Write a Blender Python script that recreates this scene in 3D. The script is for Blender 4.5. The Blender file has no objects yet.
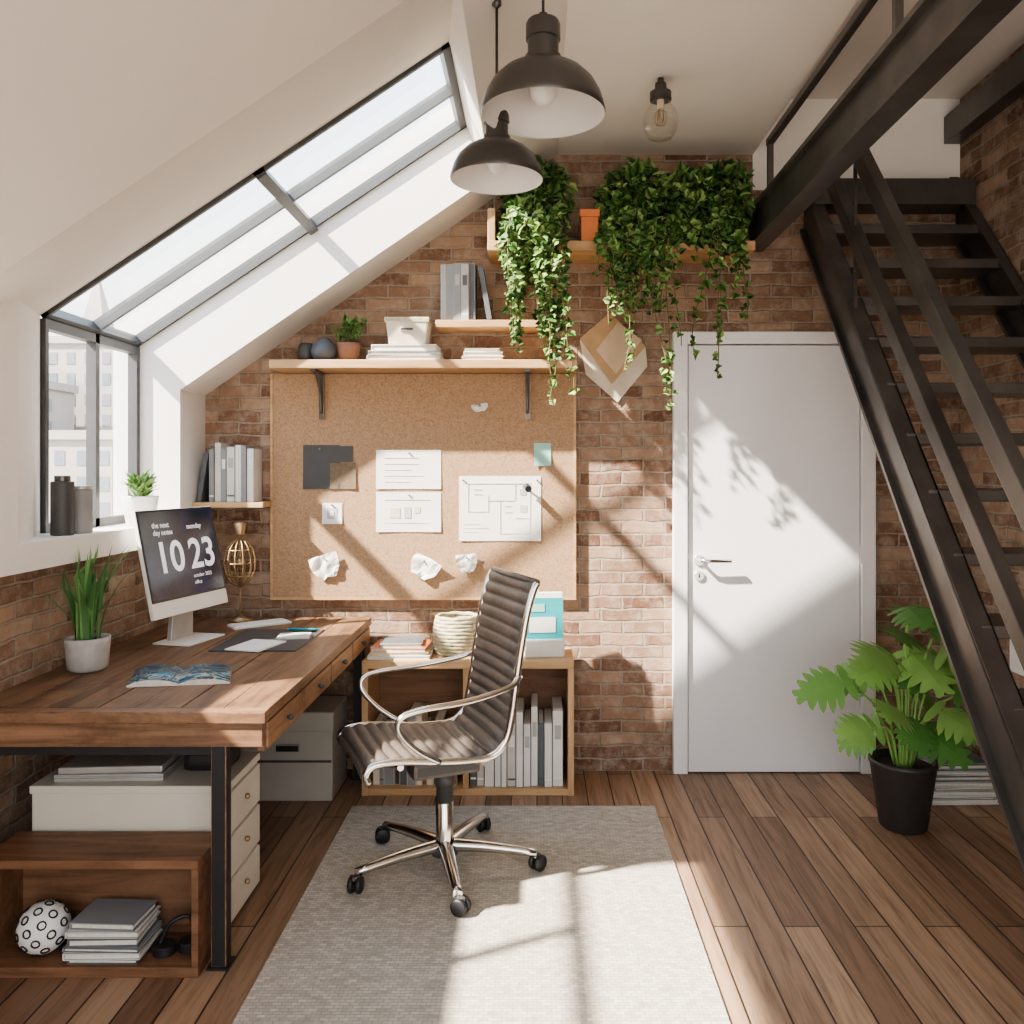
import bpy, bmesh, math, random
from mathutils import Vector, Matrix, noise as mnoise
random.seed(7)
R=random.uniform
scene=bpy.context.scene

# ------------------------------------------------------------------ materials
def new_mat(name):
    m=bpy.data.materials.new(name); m.use_nodes=True
    nt=m.node_tree; b=nt.nodes['Principled BSDF']
    return m,nt,b
def N(nt,t,**kw):
    n=nt.nodes.new(t)
    for k,v in kw.items():
        if k in n.inputs: n.inputs[k].default_value=v
        else: setattr(n,k,v)
    return n
def ramp(nt,stops):
    r=nt.nodes.new('ShaderNodeValToRGB')
    while len(r.color_ramp.elements)<len(stops): r.color_ramp.elements.new(0.5)
    for e,(p,c) in zip(r.color_ramp.elements,stops):
        e.position=p; e.color=(c[0],c[1],c[2],1)
    return r
def mat(name,col,rough=.5,metal=0,var=.12,scale=8,bump=0,bscale=60,spec=.5,trans=0,emit=0):
    m,nt,b=new_mat(name)
    tc=N(nt,'ShaderNodeTexCoord')
    nz=N(nt,'ShaderNodeTexNoise',Scale=scale,Detail=4.0)
    nt.links.new(tc.outputs['Object'],nz.inputs['Vector'])
    lo=[max(0,c*(1-var)) for c in col]; hi=[min(1,c*(1+var)) for c in col]
    r=ramp(nt,[(.3,lo),(.7,hi)])
    nt.links.new(nz.outputs['Fac'],r.inputs['Fac'])
    nt.links.new(r.outputs['Color'],b.inputs['Base Color'])
    b.inputs['Roughness'].default_value=rough; b.inputs['Metallic'].default_value=metal
    b.inputs['Specular IOR Level'].default_value=spec
    if emit:
        nt.links.new(r.outputs['Color'],b.inputs['Emission Color']); b.inputs['Emission Strength'].default_value=emit
    if trans:
        b.inputs['Subsurface Weight'].default_value=trans
        b.inputs['Subsurface Radius'].default_value=(.02,.03,.01)
    if bump:
        n2=N(nt,'ShaderNodeTexNoise',Scale=bscale,Detail=5.0)
        nt.links.new(tc.outputs['Object'],n2.inputs['Vector'])
        bp=N(nt,'ShaderNodeBump',Strength=bump,Distance=.01)
        nt.links.new(n2.outputs['Fac'],bp.inputs['Height'])
        nt.links.new(bp.outputs['Normal'],b.inputs['Normal'])
    return m
def wood(name,dark,light,axis='Y',rough=.45,freq=1.0,worn=0):
    m,nt,b=new_mat(name)
    tc=N(nt,'ShaderNodeTexCoord'); mp=N(nt,'ShaderNodeMapping')
    s={'X':(1.2,14,14),'Y':(14,1.2,14),'Z':(14,14,1.2)}[axis]
    mp.inputs['Scale'].default_value=[q*freq for q in s]
    nt.links.new(tc.outputs['Object'],mp.inputs['Vector'])
    nz=N(nt,'ShaderNodeTexNoise',Scale=1.6,Detail=8.0,Roughness=.65,Distortion=.8)
    nt.links.new(mp.outputs['Vector'],nz.inputs['Vector'])
    r=ramp(nt,[(.3,dark),(.5,[(a+c)/2 for a,c in zip(dark,light)]),(.72,light)])
    nt.links.new(nz.outputs['Fac'],r.inputs['Fac'])
    out=r.outputs['Color']
    if worn:
        n2=N(nt,'ShaderNodeTexNoise',Scale=5.0,Detail=8.0,Roughness=.75); nt.links.new(tc.outputs['Object'],n2.inputs['Vector'])
        r2=ramp(nt,[(.35,(.5,.47,.45)),(.5,(1,1,1)),(.7,(1.0,1.0,1.0))]); nt.links.new(n2.outputs['Fac'],r2.inputs['Fac'])
        mx=N(nt,'ShaderNodeMixRGB',blend_type='MULTIPLY'); mx.inputs[0].default_value=worn
        nt.links.new(out,mx.inputs[1]); nt.links.new(r2.outputs['Color'],mx.inputs[2]); out=mx.outputs[0]
    nt.links.new(out,b.inputs['Base Color'])
    bp=N(nt,'ShaderNodeBump',Strength=.2,Distance=.005)
    nt.links.new(nz.outputs['Fac'],bp.inputs['Height']); nt.links.new(bp.outputs['Normal'],b.inputs['Normal'])
    b.inputs['Roughness'].default_value=rough
    return m
def brick(name,axis):
    m,nt,b=new_mat(name)
    tc=N(nt,'ShaderNodeTexCoord'); sp=N(nt,'ShaderNodeSeparateXYZ'); cb=N(nt,'ShaderNodeCombineXYZ')
    nt.links.new(tc.outputs['Object'],sp.inputs[0])
    nt.links.new(sp.outputs[axis],cb.inputs['X']); nt.links.new(sp.outputs['Z'],cb.inputs['Y'])
    nw=N(nt,'ShaderNodeTexNoise',Scale=6.0,Detail=6.0,Roughness=.7)
    nt.links.new(tc.outputs['Object'],nw.inputs['Vector'])
    sub=N(nt,'ShaderNodeVectorMath',operation='SUBTRACT'); sub.inputs[1].default_value=(.5,.5,.5)
    nt.links.new(nw.outputs['Color'],sub.inputs[0])
    sc=N(nt,'ShaderNodeVectorMath',operation='SCALE'); sc.inputs['Scale'].default_value=.036
    nt.links.new(sub.outputs[0],sc.inputs[0])
    ad=N(nt,'ShaderNodeVectorMath',operation='ADD')
    nt.links.new(cb.outputs[0],ad.inputs[0]); nt.links.new(sc.outputs[0],ad.inputs[1])
    bk=N(nt,'ShaderNodeTexBrick',Scale=1.0)
    bk.inputs['Brick Width'].default_value=.205; bk.inputs['Row Height'].default_value=.060
    bk.inputs['Mortar Size'].default_value=.0065; bk.inputs['Mortar Smooth'].default_value=.5
    bk.inputs['Color1'].default_value=(.20,.10,.063,1); bk.inputs['Color2'].default_value=(.50,.345,.245,1)
    bk.inputs['Mortar'].default_value=(.44,.37,.30,1)
    nt.links.new(ad.outputs[0],bk.inputs['Vector'])
    nz=N(nt,'ShaderNodeTexNoise',Scale=2.4,Detail=8.0,Roughness=.7)
    nt.links.new(tc.outputs['Object'],nz.inputs['Vector'])
    r=ramp(nt,[(.3,(.60,.54,.50)),(.5,(1,.97,.95)),(.72,(1.0,1.0,1.0))])
    nt.links.new(nz.outputs['Fac'],r.inputs['Fac'])
    mx=N(nt,'ShaderNodeMixRGB',blend_type='MULTIPLY'); mx.inputs[0].default_value=.9
    nt.links.new(bk.outputs['Color'],mx.inputs[1]); nt.links.new(r.outputs['Color'],mx.inputs[2])
    n3=N(nt,'ShaderNodeTexNoise',Scale=16.0,Detail=10.0,Roughness=.8)
    nt.links.new(tc.outputs['Object'],n3.inputs['Vector'])
    r3=ramp(nt,[(.46,(0,0,0)),(.68,(.8,.8,.8))]); nt.links.new(n3.outputs['Fac'],r3.inputs['Fac'])
    m3=N(nt,'ShaderNodeMixRGB'); m3.inputs[2].default_value=(.56,.47,.38,1)
    nt.links.new(r3.outputs['Color'],m3.inputs[0]); nt.links.new(mx.outputs[0],m3.inputs[1])
    nt.links.new(m3.outputs[0],b.inputs['Base Color'])
    b.inputs['Roughness'].default_value=.88
    h=N(nt,'ShaderNodeMath',operation='MULTIPLY_ADD'); h.inputs[1].default_value=-1.0
    nt.links.new(bk.outputs['Fac'],h.inputs[0]); 
    h2=N(nt,'ShaderNodeMath',operation='MULTIPLY'); h2.inputs[1].default_value=1.2
    nt.links.new(n3.outputs['Fac'],h2.inputs[0]); nt.links.new(h2.outputs[0],h.inputs[2])
    bp=N(nt,'ShaderNodeBump',Strength=.9,Distance=.016)
    nt.links.new(h.outputs[0],bp.inputs['Height']); nt.links.new(bp.outputs['Normal'],b.inputs['Normal'])
    return m
def floor_mat():
    m,nt,b=new_mat('floor_planks')
    tc=N(nt,'ShaderNodeTexCoord'); sp=N(nt,'ShaderNodeSeparateXYZ'); cb=N(nt,'ShaderNodeCombineXYZ')
    nt.links.new(tc.outputs['Object'],sp.inputs[0])
    nt.links.new(sp.outputs['Y'],cb.inputs['X']); nt.links.new(sp.outputs['X'],cb.inputs['Y'])
    bk=N(nt,'ShaderNodeTexBrick',Scale=1.0)
    bk.offset=.37
    bk.inputs['Brick Width'].default_value=1.35; bk.inputs['Row Height'].default_value=.112
    bk.inputs['Mortar Size'].default_value=.003; bk.inputs['Mortar Smooth'].default_value=.2
    bk.inputs['Color1'].default_value=(.22,.128,.08,1); bk.inputs['Color2'].default_value=(.48,.325,.215,1)
    bk.inputs['Mortar'].default_value=(.035,.022,.015,1)
    nt.links.new(cb.outputs[0],bk.inputs['Vector'])
    mp=N(nt,'ShaderNodeMapping'); mp.inputs['Scale'].default_value=(22,1.3,1)
    nt.links.new(tc.outputs['Object'],mp.inputs['Vector'])
    nz=N(nt,'ShaderNodeTexNoise',Scale=1.5,Detail=9.0,Roughness=.68,Distortion=.9)
    nt.links.new(mp.outputs[0],nz.inputs['Vector'])
    r=ramp(nt,[(.3,(.5,.48,.46)),(.55,(1,1,1)),(.75,(1.0,1.0,1.0))])
    nt.links.new(nz.outputs['Fac'],r.inputs['Fac'])
    mx=N(nt,'ShaderNodeMixRGB',blend_type='MULTIPLY'); mx.inputs[0].default_value=1
    nt.links.new(bk.outputs['Color'],mx.inputs[1]); nt.links.new(r.outputs['Color'],mx.inputs[2])
    nt.links.new(mx.outputs[0],b.inputs['Base Color'])
    rr=ramp(nt,[(.3,(.55,.55,.55)),(.7,(.38,.38,.38))]); nt.links.new(nz.outputs['Fac'],rr.inputs['Fac'])
    nt.links.new(rr.outputs['Color'],b.inputs['Roughness'])
    h=N(nt,'ShaderNodeMath',operation='MULTIPLY_ADD'); h.inputs[1].default_value=-1.0
    nt.links.new(bk.outputs['Fac'],h.inputs[0])
    h2=N(nt,'ShaderNodeMath',operation='MULTIPLY'); h2.inputs[1].default_value=.25
    nt.links.new(nz.outputs['Fac'],h2.inputs[0]); nt.links.new(h2.outputs[0],h.inputs[2])
    bp=N(nt,'ShaderNodeBump',Strength=.5,Distance=.006)
    nt.links.new(h.outputs[0],bp.inputs['Height']); nt.links.new(bp.outputs['Normal'],b.inputs['Normal'])
    return m
def glass_mat(name,tint=(1,1,1),f=.08):
    m=bpy.data.materials.new(name); m.use_nodes=True; nt=m.node_tree; nt.nodes.clear()
    o=N(nt,'ShaderNodeOutputMaterial'); t=N(nt,'ShaderNodeBsdfTransparent'); g=N(nt,'ShaderNodeBsdfGlossy',Roughness=.02)
    t.inputs['Color'].default_value=(*tint,1)
    lw=N(nt,'ShaderNodeLayerWeight',Blend=.25)
    mm=N(nt,'ShaderNodeMath',operation='MULTIPLY'); mm.inputs[1].default_value=f*4
    nt.links.new(lw.outputs['Facing'],mm.inputs[0])
    mx=N(nt,'ShaderNodeMixShader'); nt.links.new(mm.outputs[0],mx.inputs[0])
    nt.links.new(t.outputs[0],mx.inputs[1]); nt.links.new(g.outputs[0],mx.inputs[2]); nt.links.new(mx.outputs[0],o.inputs[0])
    return m
def rug_mat():
    m,nt,b=new_mat('rug_weave')
    tc=N(nt,'ShaderNodeTexCoord')
    w=N(nt,'ShaderNodeTexBrick',Scale=1.0); w.inputs['Brick Width'].default_value=.026; w.inputs['Row Height'].default_value=.013
    w.inputs['Mortar Size'].default_value=.0022; w.inputs['Mortar Smooth'].default_value=1
    w.inputs['Color1'].default_value=(.50,.46,.40,1); w.inputs['Color2'].default_value=(.68,.64,.57,1); w.inputs['Mortar'].default_value=(.40,.365,.31,1)
    nt.links.new(tc.outputs['Object'],w.inputs['Vector'])
    nz=N(nt,'ShaderNodeTexNoise',Scale=45.0,Detail=6.0,Roughness=.7); nt.links.new(tc.outputs['Object'],nz.inputs['Vector'])
    r=ramp(nt,[(.3,(.72,.71,.70)),(.7,(1,1,1))]); nt.links.new(nz.outputs['Fac'],r.inputs['Fac'])
    mx=N(nt,'ShaderNodeMixRGB',blend_type='MULTIPLY'); mx.inputs[0].default_value=1
    nt.links.new(w.outputs['Color'],mx.inputs[1]); nt.links.new(r.outputs['Color'],mx.inputs[2])
    nt.links.new(mx.outputs[0],b.inputs['Base Color']); b.inputs['Roughness'].default_value=.95
    bp=N(nt,'ShaderNodeBump',Strength=.6,Distance=.005)
    nt.links.new(nz.outputs['Fac'],bp.inputs['Height']); nt.links.new(bp.outputs['Normal'],b.inputs['Normal'])
    return m
def cork_mat():
    m,nt,b=new_mat('cork')
    tc=N(nt,'ShaderNodeTexCoord')
    nz=N(nt,'ShaderNodeTexNoise',Scale=130.0,Detail=6.0,Roughness=.7); nt.links.new(tc.outputs['Object'],nz.inputs['Vector'])
    r=ramp(nt,[(.28,(.24,.145,.085)),(.5,(.42,.275,.17)),(.72,(.54,.37,.24))]); nt.links.new(nz.outputs['Fac'],r.inputs['Fac'])
    nt.links.new(r.outputs['Color'],b.inputs['Base Color']); b.inputs['Roughness'].default_value=.95
    return m

PL=mat('plaster_white',(.84,.81,.77),.85,var=.02,scale=3,bump=.05,bscale=120)
CEIL=mat('ceiling_paint',(.77,.73,.68),.9,var=.02,scale=3,bump=.04,bscale=120)
WHITE=mat('white_paint',(.84,.83,.83),.4,var=.02)
DOORM=mat('door_paint',(.80,.79,.81),.38,var=.015,scale=2)
BRX=brick('brick_x','X'); BRY=brick('brick_y','Y')
FLOOR=floor_mat()
STEEL=mat('dark_steel',(.12,.114,.108),.33,.6,var=.3,scale=5)
FRAME=mat('window_frame_dark',(.10,.105,.11),.45,.3,var=.1)
BLACK=mat('black_plastic',(.02,.02,.022),.45)
DGREY=mat('dark_grey',(.07,.07,.072),.5)
GREY=mat('grey',(.3,.3,.3),.6)
CHROME=mat('polished_aluminium',(.80,.79,.77),.18,1.0,var=.04)
DESKW=wood('desk_wood',(.09,.045,.025),(.32,.185,.107),'Y',worn=.8)
DESKX=wood('desk_wood_x',(.105,.055,.03),(.35,.20,.12),'X',worn=.7)
PINE=wood('pine_x',(.40,.23,.11),(.66,.44,.24),'X',.5)
PINEZ=wood('pine_z',(.40,.23,.12),(.62,.41,.23),'Z',.5)
CRATE=wood('crate_wood',(.11,.052,.027),(.28,.145,.078),'X',.55,worn=.5)
SEATM=mat('seat_fabric',(.13,.11,.095),.36,.05,var=.15,scale=40,bump=.2,bscale=300)
GLASS=glass_mat('window_glass'); BULBG=glass_mat('bulb_glass',(.97,.95,.92),.14)
CAB=mat('cabinet_paint',(.64,.60,.52),.5,var=.03)
CABG=mat('cabinet_grey',(.40,.375,.33),.55,var=.05)
LID=mat('lid_silver',(.46,.45,.43),.35,.3)
PAPER=mat('paper',(.82,.81,.78),.8,var=.03)
INK=mat('ink',(.12,.12,.13),.8)
LTINK=mat('light_ink',(.5,.5,.5),.8)
KRAFT=mat('kraft_paper',(.52,.35,.20),.85,var=.12,scale=15)
TEAL=mat('teal',(.03,.40,.46),.5); ORANGE=mat('orange_clay',(.66,.22,.09),.7); BLUE=mat('blue',(.05,.14,.32),.5)
RED=mat('red',(.5,.08,.05),.5); YEL=mat('yellow',(.65,.45,.10),.5); MINT=mat('mint',(.35,.62,.55),.7)
CREAM=mat('cream',(.68,.60,.48),.7); GREEN3=mat('soft_green',(.35,.48,.30),.7); STRAW=mat('straw',(.50,.46,.32),.8,var=.25,scale=50)
POTW=mat('pot_white',(.80,.79,.76),.4,var=.03); CONC=mat('pot_concrete',(.46,.45,.44),.8,var=.15,scale=25)
POTD=mat('pot_dark',(.045,.04,.04),.45); SOIL=mat('soil',(.04,.025,.015),.95,bump=.5)
TERRA=mat('terracotta',(.24,.13,.09),.7)
IVY=[mat('ivy_a',(.08,.18,.04),.55,trans=.15),mat('ivy_b',(.14,.26,.07),.55,trans=.15),mat('ivy_c',(.25,.38,.13),.55,trans=.15),mat('ivy_d',(.05,.12,.03),.55)]
LEAF=[mat('leaf_a',(.17,.35,.09),.42,trans=.15),mat('leaf_b',(.26,.45,.13),.42,trans=.15),mat('leaf_c',(.10,.24,.06),.42,trans=.1)]
SNAKE=[mat('snake_a',(.08,.20,.07),.45),mat('snake_b',(.17,.33,.11),.45)]
STEM=mat('stem',(.16,.14,.06),.7)
BRASS=mat('brass_wire',(.45,.33,.20),.4,.8)
SCREEN=mat('screen_image',(.012,.018,.036),.15,var=.8,scale=4,emit=.5)
STEXT=mat('screen_text',(.75,.75,.78),.5,emit=.5)
CORK=cork_mat(); RUG=rug_mat()
SHADE=mat('lamp_shade_metal',(.085,.08,.076),.34,.5,var=.1); SHIN=mat('lamp_inside',(.74,.72,.70),.5,var=.03)
BOOKC=[mat('bk%d'%i,c,.65,var=.08) for i,c in enumerate([(.66,.64,.60),(.44,.43,.41),(.12,.13,.14),(.74,.72,.68),(.27,.28,.29),(.56,.53,.48),(.06,.065,.07)])]
PGS=mat('book_pages',(.72,.69,.62),.85,var=.1,scale=80)

# ------------------------------------------------------------------ builder
class B:
    def __init__(s,name): s.name=name; s.bm=bmesh.new(); s.mats=[]; s.M=Matrix.Identity(4)
    def mi(s,m):
        if m not in s.mats: s.mats.append(m)
        return s.mats.index(m)
    def v(s,p): return s.bm.verts.new(s.M@Vector(p))
    def f(s,vs,m,smooth=False):
        try: fc=s.bm.faces.new(vs)
        except ValueError: return None
        fc.material_index=s.mi(m); fc.smooth=smooth; return fc
    def poly(s,pts,m,smooth=False): return s.f([s.v(p) for p in pts],m,smooth)
    def hexa(s,a,b,m,bev=0):
        va=[s.v(p) for p in a]; vb=[s.v(p) for p in b]
        fs=[s.f(va[::-1],m),s.f(vb,m)]
        for i in range(len(a)):
            j=(i+1)%len(a); fs.append(s.f([va[i],va[j],vb[j],vb[i]],m))
        if bev:
            es=list({e for fc in fs for e in fc.edges})
            bmesh.ops.bevel(s.bm,geom=es,offset=bev,segments=2,affect='EDGES',profile=.6,clamp_overlap=True)
    def box(s,x0,x1,y0,y1,z0,z1,m,bev=0):
        s.hexa([(x0,y0,z0),(x1,y0,z0),(x1,y1,z0),(x0,y1,z0)],[(x0,y0,z1),(x1,y0,z1),(x1,y1,z1),(x0,y1,z1)],m,bev)
    def rbox(s,cx,cy,z0,sx,sy,sz,ang,m,bev=0):
        o=s.M.copy(); s.M=o@Matrix.Translation((cx,cy,z0))@Matrix.Rotation(ang,4,'Z')
        s.box(-sx/2,sx/2,-sy/2,sy/2,0,sz,m,bev); s.M=o
    def prismY(s,xz,y0,y1,m):
        s.hexa([(x,y0,z) for x,z in xz],[(x,y1,z) for x,z in xz],m)
    def prismX(s,yz,x0,x1,m,bev=0):
        s.hexa([(x0,y,z) for y,z in yz],[(x1,y,z) for y,z in yz],m,bev)
    def lathe(s,prof,c,m,seg=32,smooth=True,axis=None,crisp=False):
        o=s.M.copy(); s.M=o@Matrix.Translation(c)
        if axis is not None: s.M=s.M@Vector((0,0,1)).rotation_difference(Vector(axis)).to_matrix().to_4x4()
        def ring(r,z):
            if r<1e-6: return [s.v((0,0,z))]
            return [s.v((r*math.cos(2*math.pi*i/seg),r*math.sin(2*math.pi*i/seg),z)) for i in range(seg)]
        rings=[ring(r,z) for r,z in prof]
        for k in range(len(prof)-1):
            a=rings[k]; b=rings[k+1]
            if crisp and k>0:
                d0=Vector((prof[k][0]-prof[k-1][0],prof[k][1]-prof[k-1][1])); d1=Vector((prof[k+1][0]-prof[k][0],prof[k+1][1]-prof[k][1]))
                if d0.length>0 and d1.length>0 and d0.angle(d1)>.6: a=ring(*prof[k])
            for i in range(seg):
                j=(i+1)%seg
                if len(a)==1 and len(b)==1: continue
                if len(a)==1: s.f([a[0],b[j],b[i]],m,smooth)
                elif len(b)==1: s.f([a[i],a[j],b[0]],m,smooth)
                else: s.f([a[i],a[j],b[j],b[i]],m,smooth)
        s.M=o
    def cyl(s,p,r,h,m,seg=24,axis=None):
        e=min(r,h)*.08
        s.lathe([(0,0),(r-e,0),(r,e),(r,h-e),(r-e,h),(0,h)],p,m,seg,seg>=9,axis,crisp=True)
    def tube(s,pts,r,m,seg=8,flat=1.0,caps=True):
        pts=[Vector(p) for p in pts]; n=len(pts); rings=[]
        rs=r if isinstance(r,(list,tuple)) else [r]*n
        t0=(pts[1]-pts[0]).normalized()
        up=Vector((0,0,1)) if abs(t0.z)<.9 else Vector((0,1,0))
        nrm=(up-t0*up.dot(t0)).normalized()
        for i in range(n):
            t=(pts[min(i+1,n-1)]-pts[max(i-1,0)]).normalized()
            nrm=(nrm-t*nrm.dot(t)).normalized(); bn=t.cross(nrm)
            rings.append([s.v(pts[i]+(nrm*math.cos(2*math.pi*k/seg)*flat+bn*math.sin(2*math.pi*k/seg))*rs[i]) for k in range(seg)])
        for a,b in zip(rings,rings[1:]):
            for k in range(seg):
                j=(k+1)%seg; s.f([a[k],a[j],b[j],b[k]],m,True)
        if caps: s.f(rings[0][::-1],m); s.f(rings[-1],m)
    def bar(s,p0,p1,w,h,m,bev=0):
        p0=Vector(p0);p1=Vector(p1); t=(p1-p0).normalized()
        up=Vector((0,0,1)) if abs(t.z)<.95 else Vector((0,1,0))
        sd=t.cross(up).normalized(); u=sd.cross(t)
        q=lambda p:[p-sd*w/2-u*h/2,p+sd*w/2-u*h/2,p+sd*w/2+u*h/2,p-sd*w/2+u*h/2]
        s.hexa(q(p0),q(p1),m,bev)
    def sphere(s,c,r,m,seg=20,sz=1.0):
        s.lathe([(r*math.sin(math.pi*i/12),-r*sz*math.cos(math.pi*i/12)) for i in range(13)],c,m,seg)
    def done(s,recalc=True,parent=None):
        if recalc: bmesh.ops.recalc_face_normals(s.bm,faces=s.bm.faces[:])
        me=bpy.data.meshes.new(s.name); s.bm.to_mesh(me); s.bm.free()
        for m in s.mats: me.materials.append(m)
        o=bpy.data.objects.new(s.name,me); bpy.context.collection.objects.link(o)
        if parent: o.parent=parent
        return o
def smooth(pts,n=6):
    pts=[Vector(p) for p in pts]; out=[]
    P=[pts[0]*2-pts[1]]+pts+[pts[-1]*2-pts[-2]]
    for i in range(1,len(P)-2):
        a,b,c,d=P[i-1:i+3]
        for k in range(n):
            t=k/n
            out.append(.5*((2*b)+(c-a)*t+(2*a-5*b+4*c-d)*t*t+(-a+3*b-3*c+d)*t**3))
    out.append(pts[-1]); return out

YB=4.10; XL=-1.70; XP=-1.60; XR=2.04; YN=-1.0; ZC=2.97; ZC2=3.24; YO=2.15; YW=2.46
inner=lambda x:1.823+.675*(x+1.6)
outer=lambda x:2.01+.67*(x+1.8)

# ------------------------------------------------------------------ shell
b=B('floor'); b.box(-2.0,2.2,YN,YB+.2,-.12,0,FLOOR); b.done()
b=B('wall_back')
b.prismY([(-1.9,0),(1.04,0),(1.04,3.2),(-.1,3.1),(-.32,3.0),(-1.9,1.94)],YB,YB+.18,BRX)
b.box(1.04,2.2,YB,YB+.18,0,2.80,BRX); b.box(1.04,2.2,YB,YB+.18,2.80,3.4,PL); b.done()
b=B('wall_left'); b.box(-1.9,XL,YN,YB,0,1.13,BRY); b.done()
b=B('wall_right'); b.box(XR,XR+.16,YN,YB,0,3.4,BRY); b.done()
b=B('wall_left_upper')
b.box(-1.9,XP,YN,YB,1.13,1.22,PL)
b.box(-1.9,XP,3.81,YB,1.22,1.81,PL)
b.hexa([(XP,YW,1.22),(XP,2.62,1.22),(-1.8,3.08,1.22),(-1.9,3.08,1.22),(-1.9,YW,1.22)],
       [(XP,YW,1.915),(XP,2.62,1.975),(-1.8,3.08,2.01),(-1.9,3.08,2.01),(-1.9,YW,1.9)],PL)
b.box(-1.9,XP,YN,1.0,1.22,1.823,PL)
b.box(-1.9,XP,1.0,YW,1.22,1.38,PL)  # wall kept low here: added opening that lets sun onto the rug
b.done()
b=B('ceiling_slope')
xt=-.21
def slab(y0,y1,xa=-1.6):
    b.hexa([(xa,y0,inner(xa)),(xt,y0,inner(xt)),(-.32,y0,outer(-.32)+.05),(xa-.25,y0,outer(xa-.25)+.05)],
           [(xa,y1,inner(xa)),(xt,y1,inner(xt)),(-.32,y1,outer(-.32)+.05),(xa-.25,y1,outer(xa-.25)+.05)],CEIL)
slab(YN,1.0); slab(1.0,YO,-1.36)  # lower slope left open, out of view, to add to the rug sun patch
b.hexa([(-1.6,YO,inner(-1.6)),(xt,YO,inner(xt)),(-.32,YO,outer(-.32)),(-1.8,YO,2.01)],
       [(-1.6,2.21,inner(-1.6)),(xt,2.21,inner(xt)),(-.32,3.08,outer(-.32)),(-1.8,3.08,2.01)],CEIL)
b.prismY([(-1.6,1.81),(xt,inner(xt)),(-.29,2.94),(-.32,outer(-.32)+.14),(-1.9,outer(-1.9)+.14),(-1.9,1.81)],3.81,YB,PL)  # outer edge raised as an added curb, trimming the sun on the back wall
xe=-1.6+(ZC-1.823)/.675
b.prismY([(xt,inner(xt)),(xe,ZC),(xe,3.36),(-.32,3.12),(-.32,3.0)],YN,YB,CEIL)
b.done()
b=B('ceiling'); b.box(xe,1.04,YN,YB,ZC,3.36,CEIL); b.box(1.04,XR+.16,YN,YB,ZC2,3.36,CEIL); b.done()

# windows
b=B('window_1')
nx,nz=-.556,.831
def sk(x,off): return (x-nx*off, outer(x)-nz*off)
def skbar(xa,xb,ya,yb,off0=-.03,off1=.015,m=FRAME):
    a0=sk(xa,off0);a1=sk(xa,off1);b0=sk(xb,off0);b1=sk(xb,off1)
    b.prismY([a1,b1,b0,a0],ya,yb,m)
skbar(-1.8,-.32,3.08,3.095); skbar(-1.8,-.32,3.79,3.81); skbar(-1.8,-.32,3.43,3.45)
skbar(-1.03,-.995,3.08,3.81,-.04,.03); skbar(-.35,-.32,3.08,3.81); skbar(-1.8,-1.775,3.08,3.81)
a0=sk(-1.8,0);b0=sk(-.32,0);
b.poly([(a0[0],3.09,a0[1]),(b0[0],3.09,b0[1]),(b0[0],3.80,b0[1]),(a0[0],3.80,a0[1])],GLASS); b.done()
b=B('window_2')
for ya,yb in ((3.08,3.10),(3.43,3.46),(3.78,3.81)): b.box(-1.82,-1.78,ya,yb,1.22,2.0,FRAME)
b.box(-1.82,-1.78,3.10,3.78,1.22,1.255,FRAME); b.box(-1.82,-1.78,3.10,3.78,1.965,2.0,FRAME)
b.poly([(-1.80,3.1,1.25),(-1.80,3.78,1.25),(-1.80,3.78,1.97),(-1.80,3.1,1.97)],GLASS); b.done()
b=B('added_sun_window')  # unseen window, added to let a sun patch fall on the rug
for ya in (1.0,1.70,YW-.03): b.box(-1.82,-1.78,ya,ya+.03,1.38,1.95,FRAME)
b.box(-1.82,-1.78,1.03,YW-.03,1.38,1.41,FRAME); b.box(-1.82,-1.78,1.03,YW-.03,1.92,1.95,FRAME)
b.poly([(-1.80,1.02,1.40),(-1.80,YW-.02,1.40),(-1.80,YW-.02,1.93),(-1.80,1.02,1.93)],GLASS); b.done()

# door
b=B('door_1')
yd=YB
b.box(.651,.719,yd-.05,yd-.002,0,2.11,WHITE,.004); b.box(1.548,1.616,yd-.05,yd-.002,0,2.11,WHITE,.004); b.box(.719,1.548,yd-.05,yd-.002,2.052,2.11,WHITE,.004)
b.box(.724,1.543,yd-.035,yd-.002,.006,2.046,DOORM,.003)
b.cyl((.775,yd-.034,1.02),.026,.01,CHROME,24,(0,-1,0)); b.cyl((.775,yd-.04,1.02),.009,.045,CHROME,12,(0,-1,0))
b.tube([(.775,yd-.08,1.02),(.80,yd-.085,1.02),(.92,yd-.082,1.018)],.009,CHROME,10)
b.cyl((.775,yd-.034,.945),.023,.01,CHROME,24,(0,-1,0)); b.box(.772,.778,yd-.047,yd-.042,.935,.955,BLACK)
for z in (.25,1.05,1.85): b.box(1.54,1.556,yd-.052,yd-.045,z-.045,z+.045,WHITE)
b.done()

# ------------------------------------------------------------------ rug
b=B('rug'); b.box(-.795,.505,1.7,3.65,0.0,.009,RUG,.003)
for i in range(120):
    x=-.785+i*1.28/119; b.tube([(x,3.648,.005),(x+R(-.003,.003),3.665,.002)],.0015,CREAM,4)
b.done()

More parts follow.
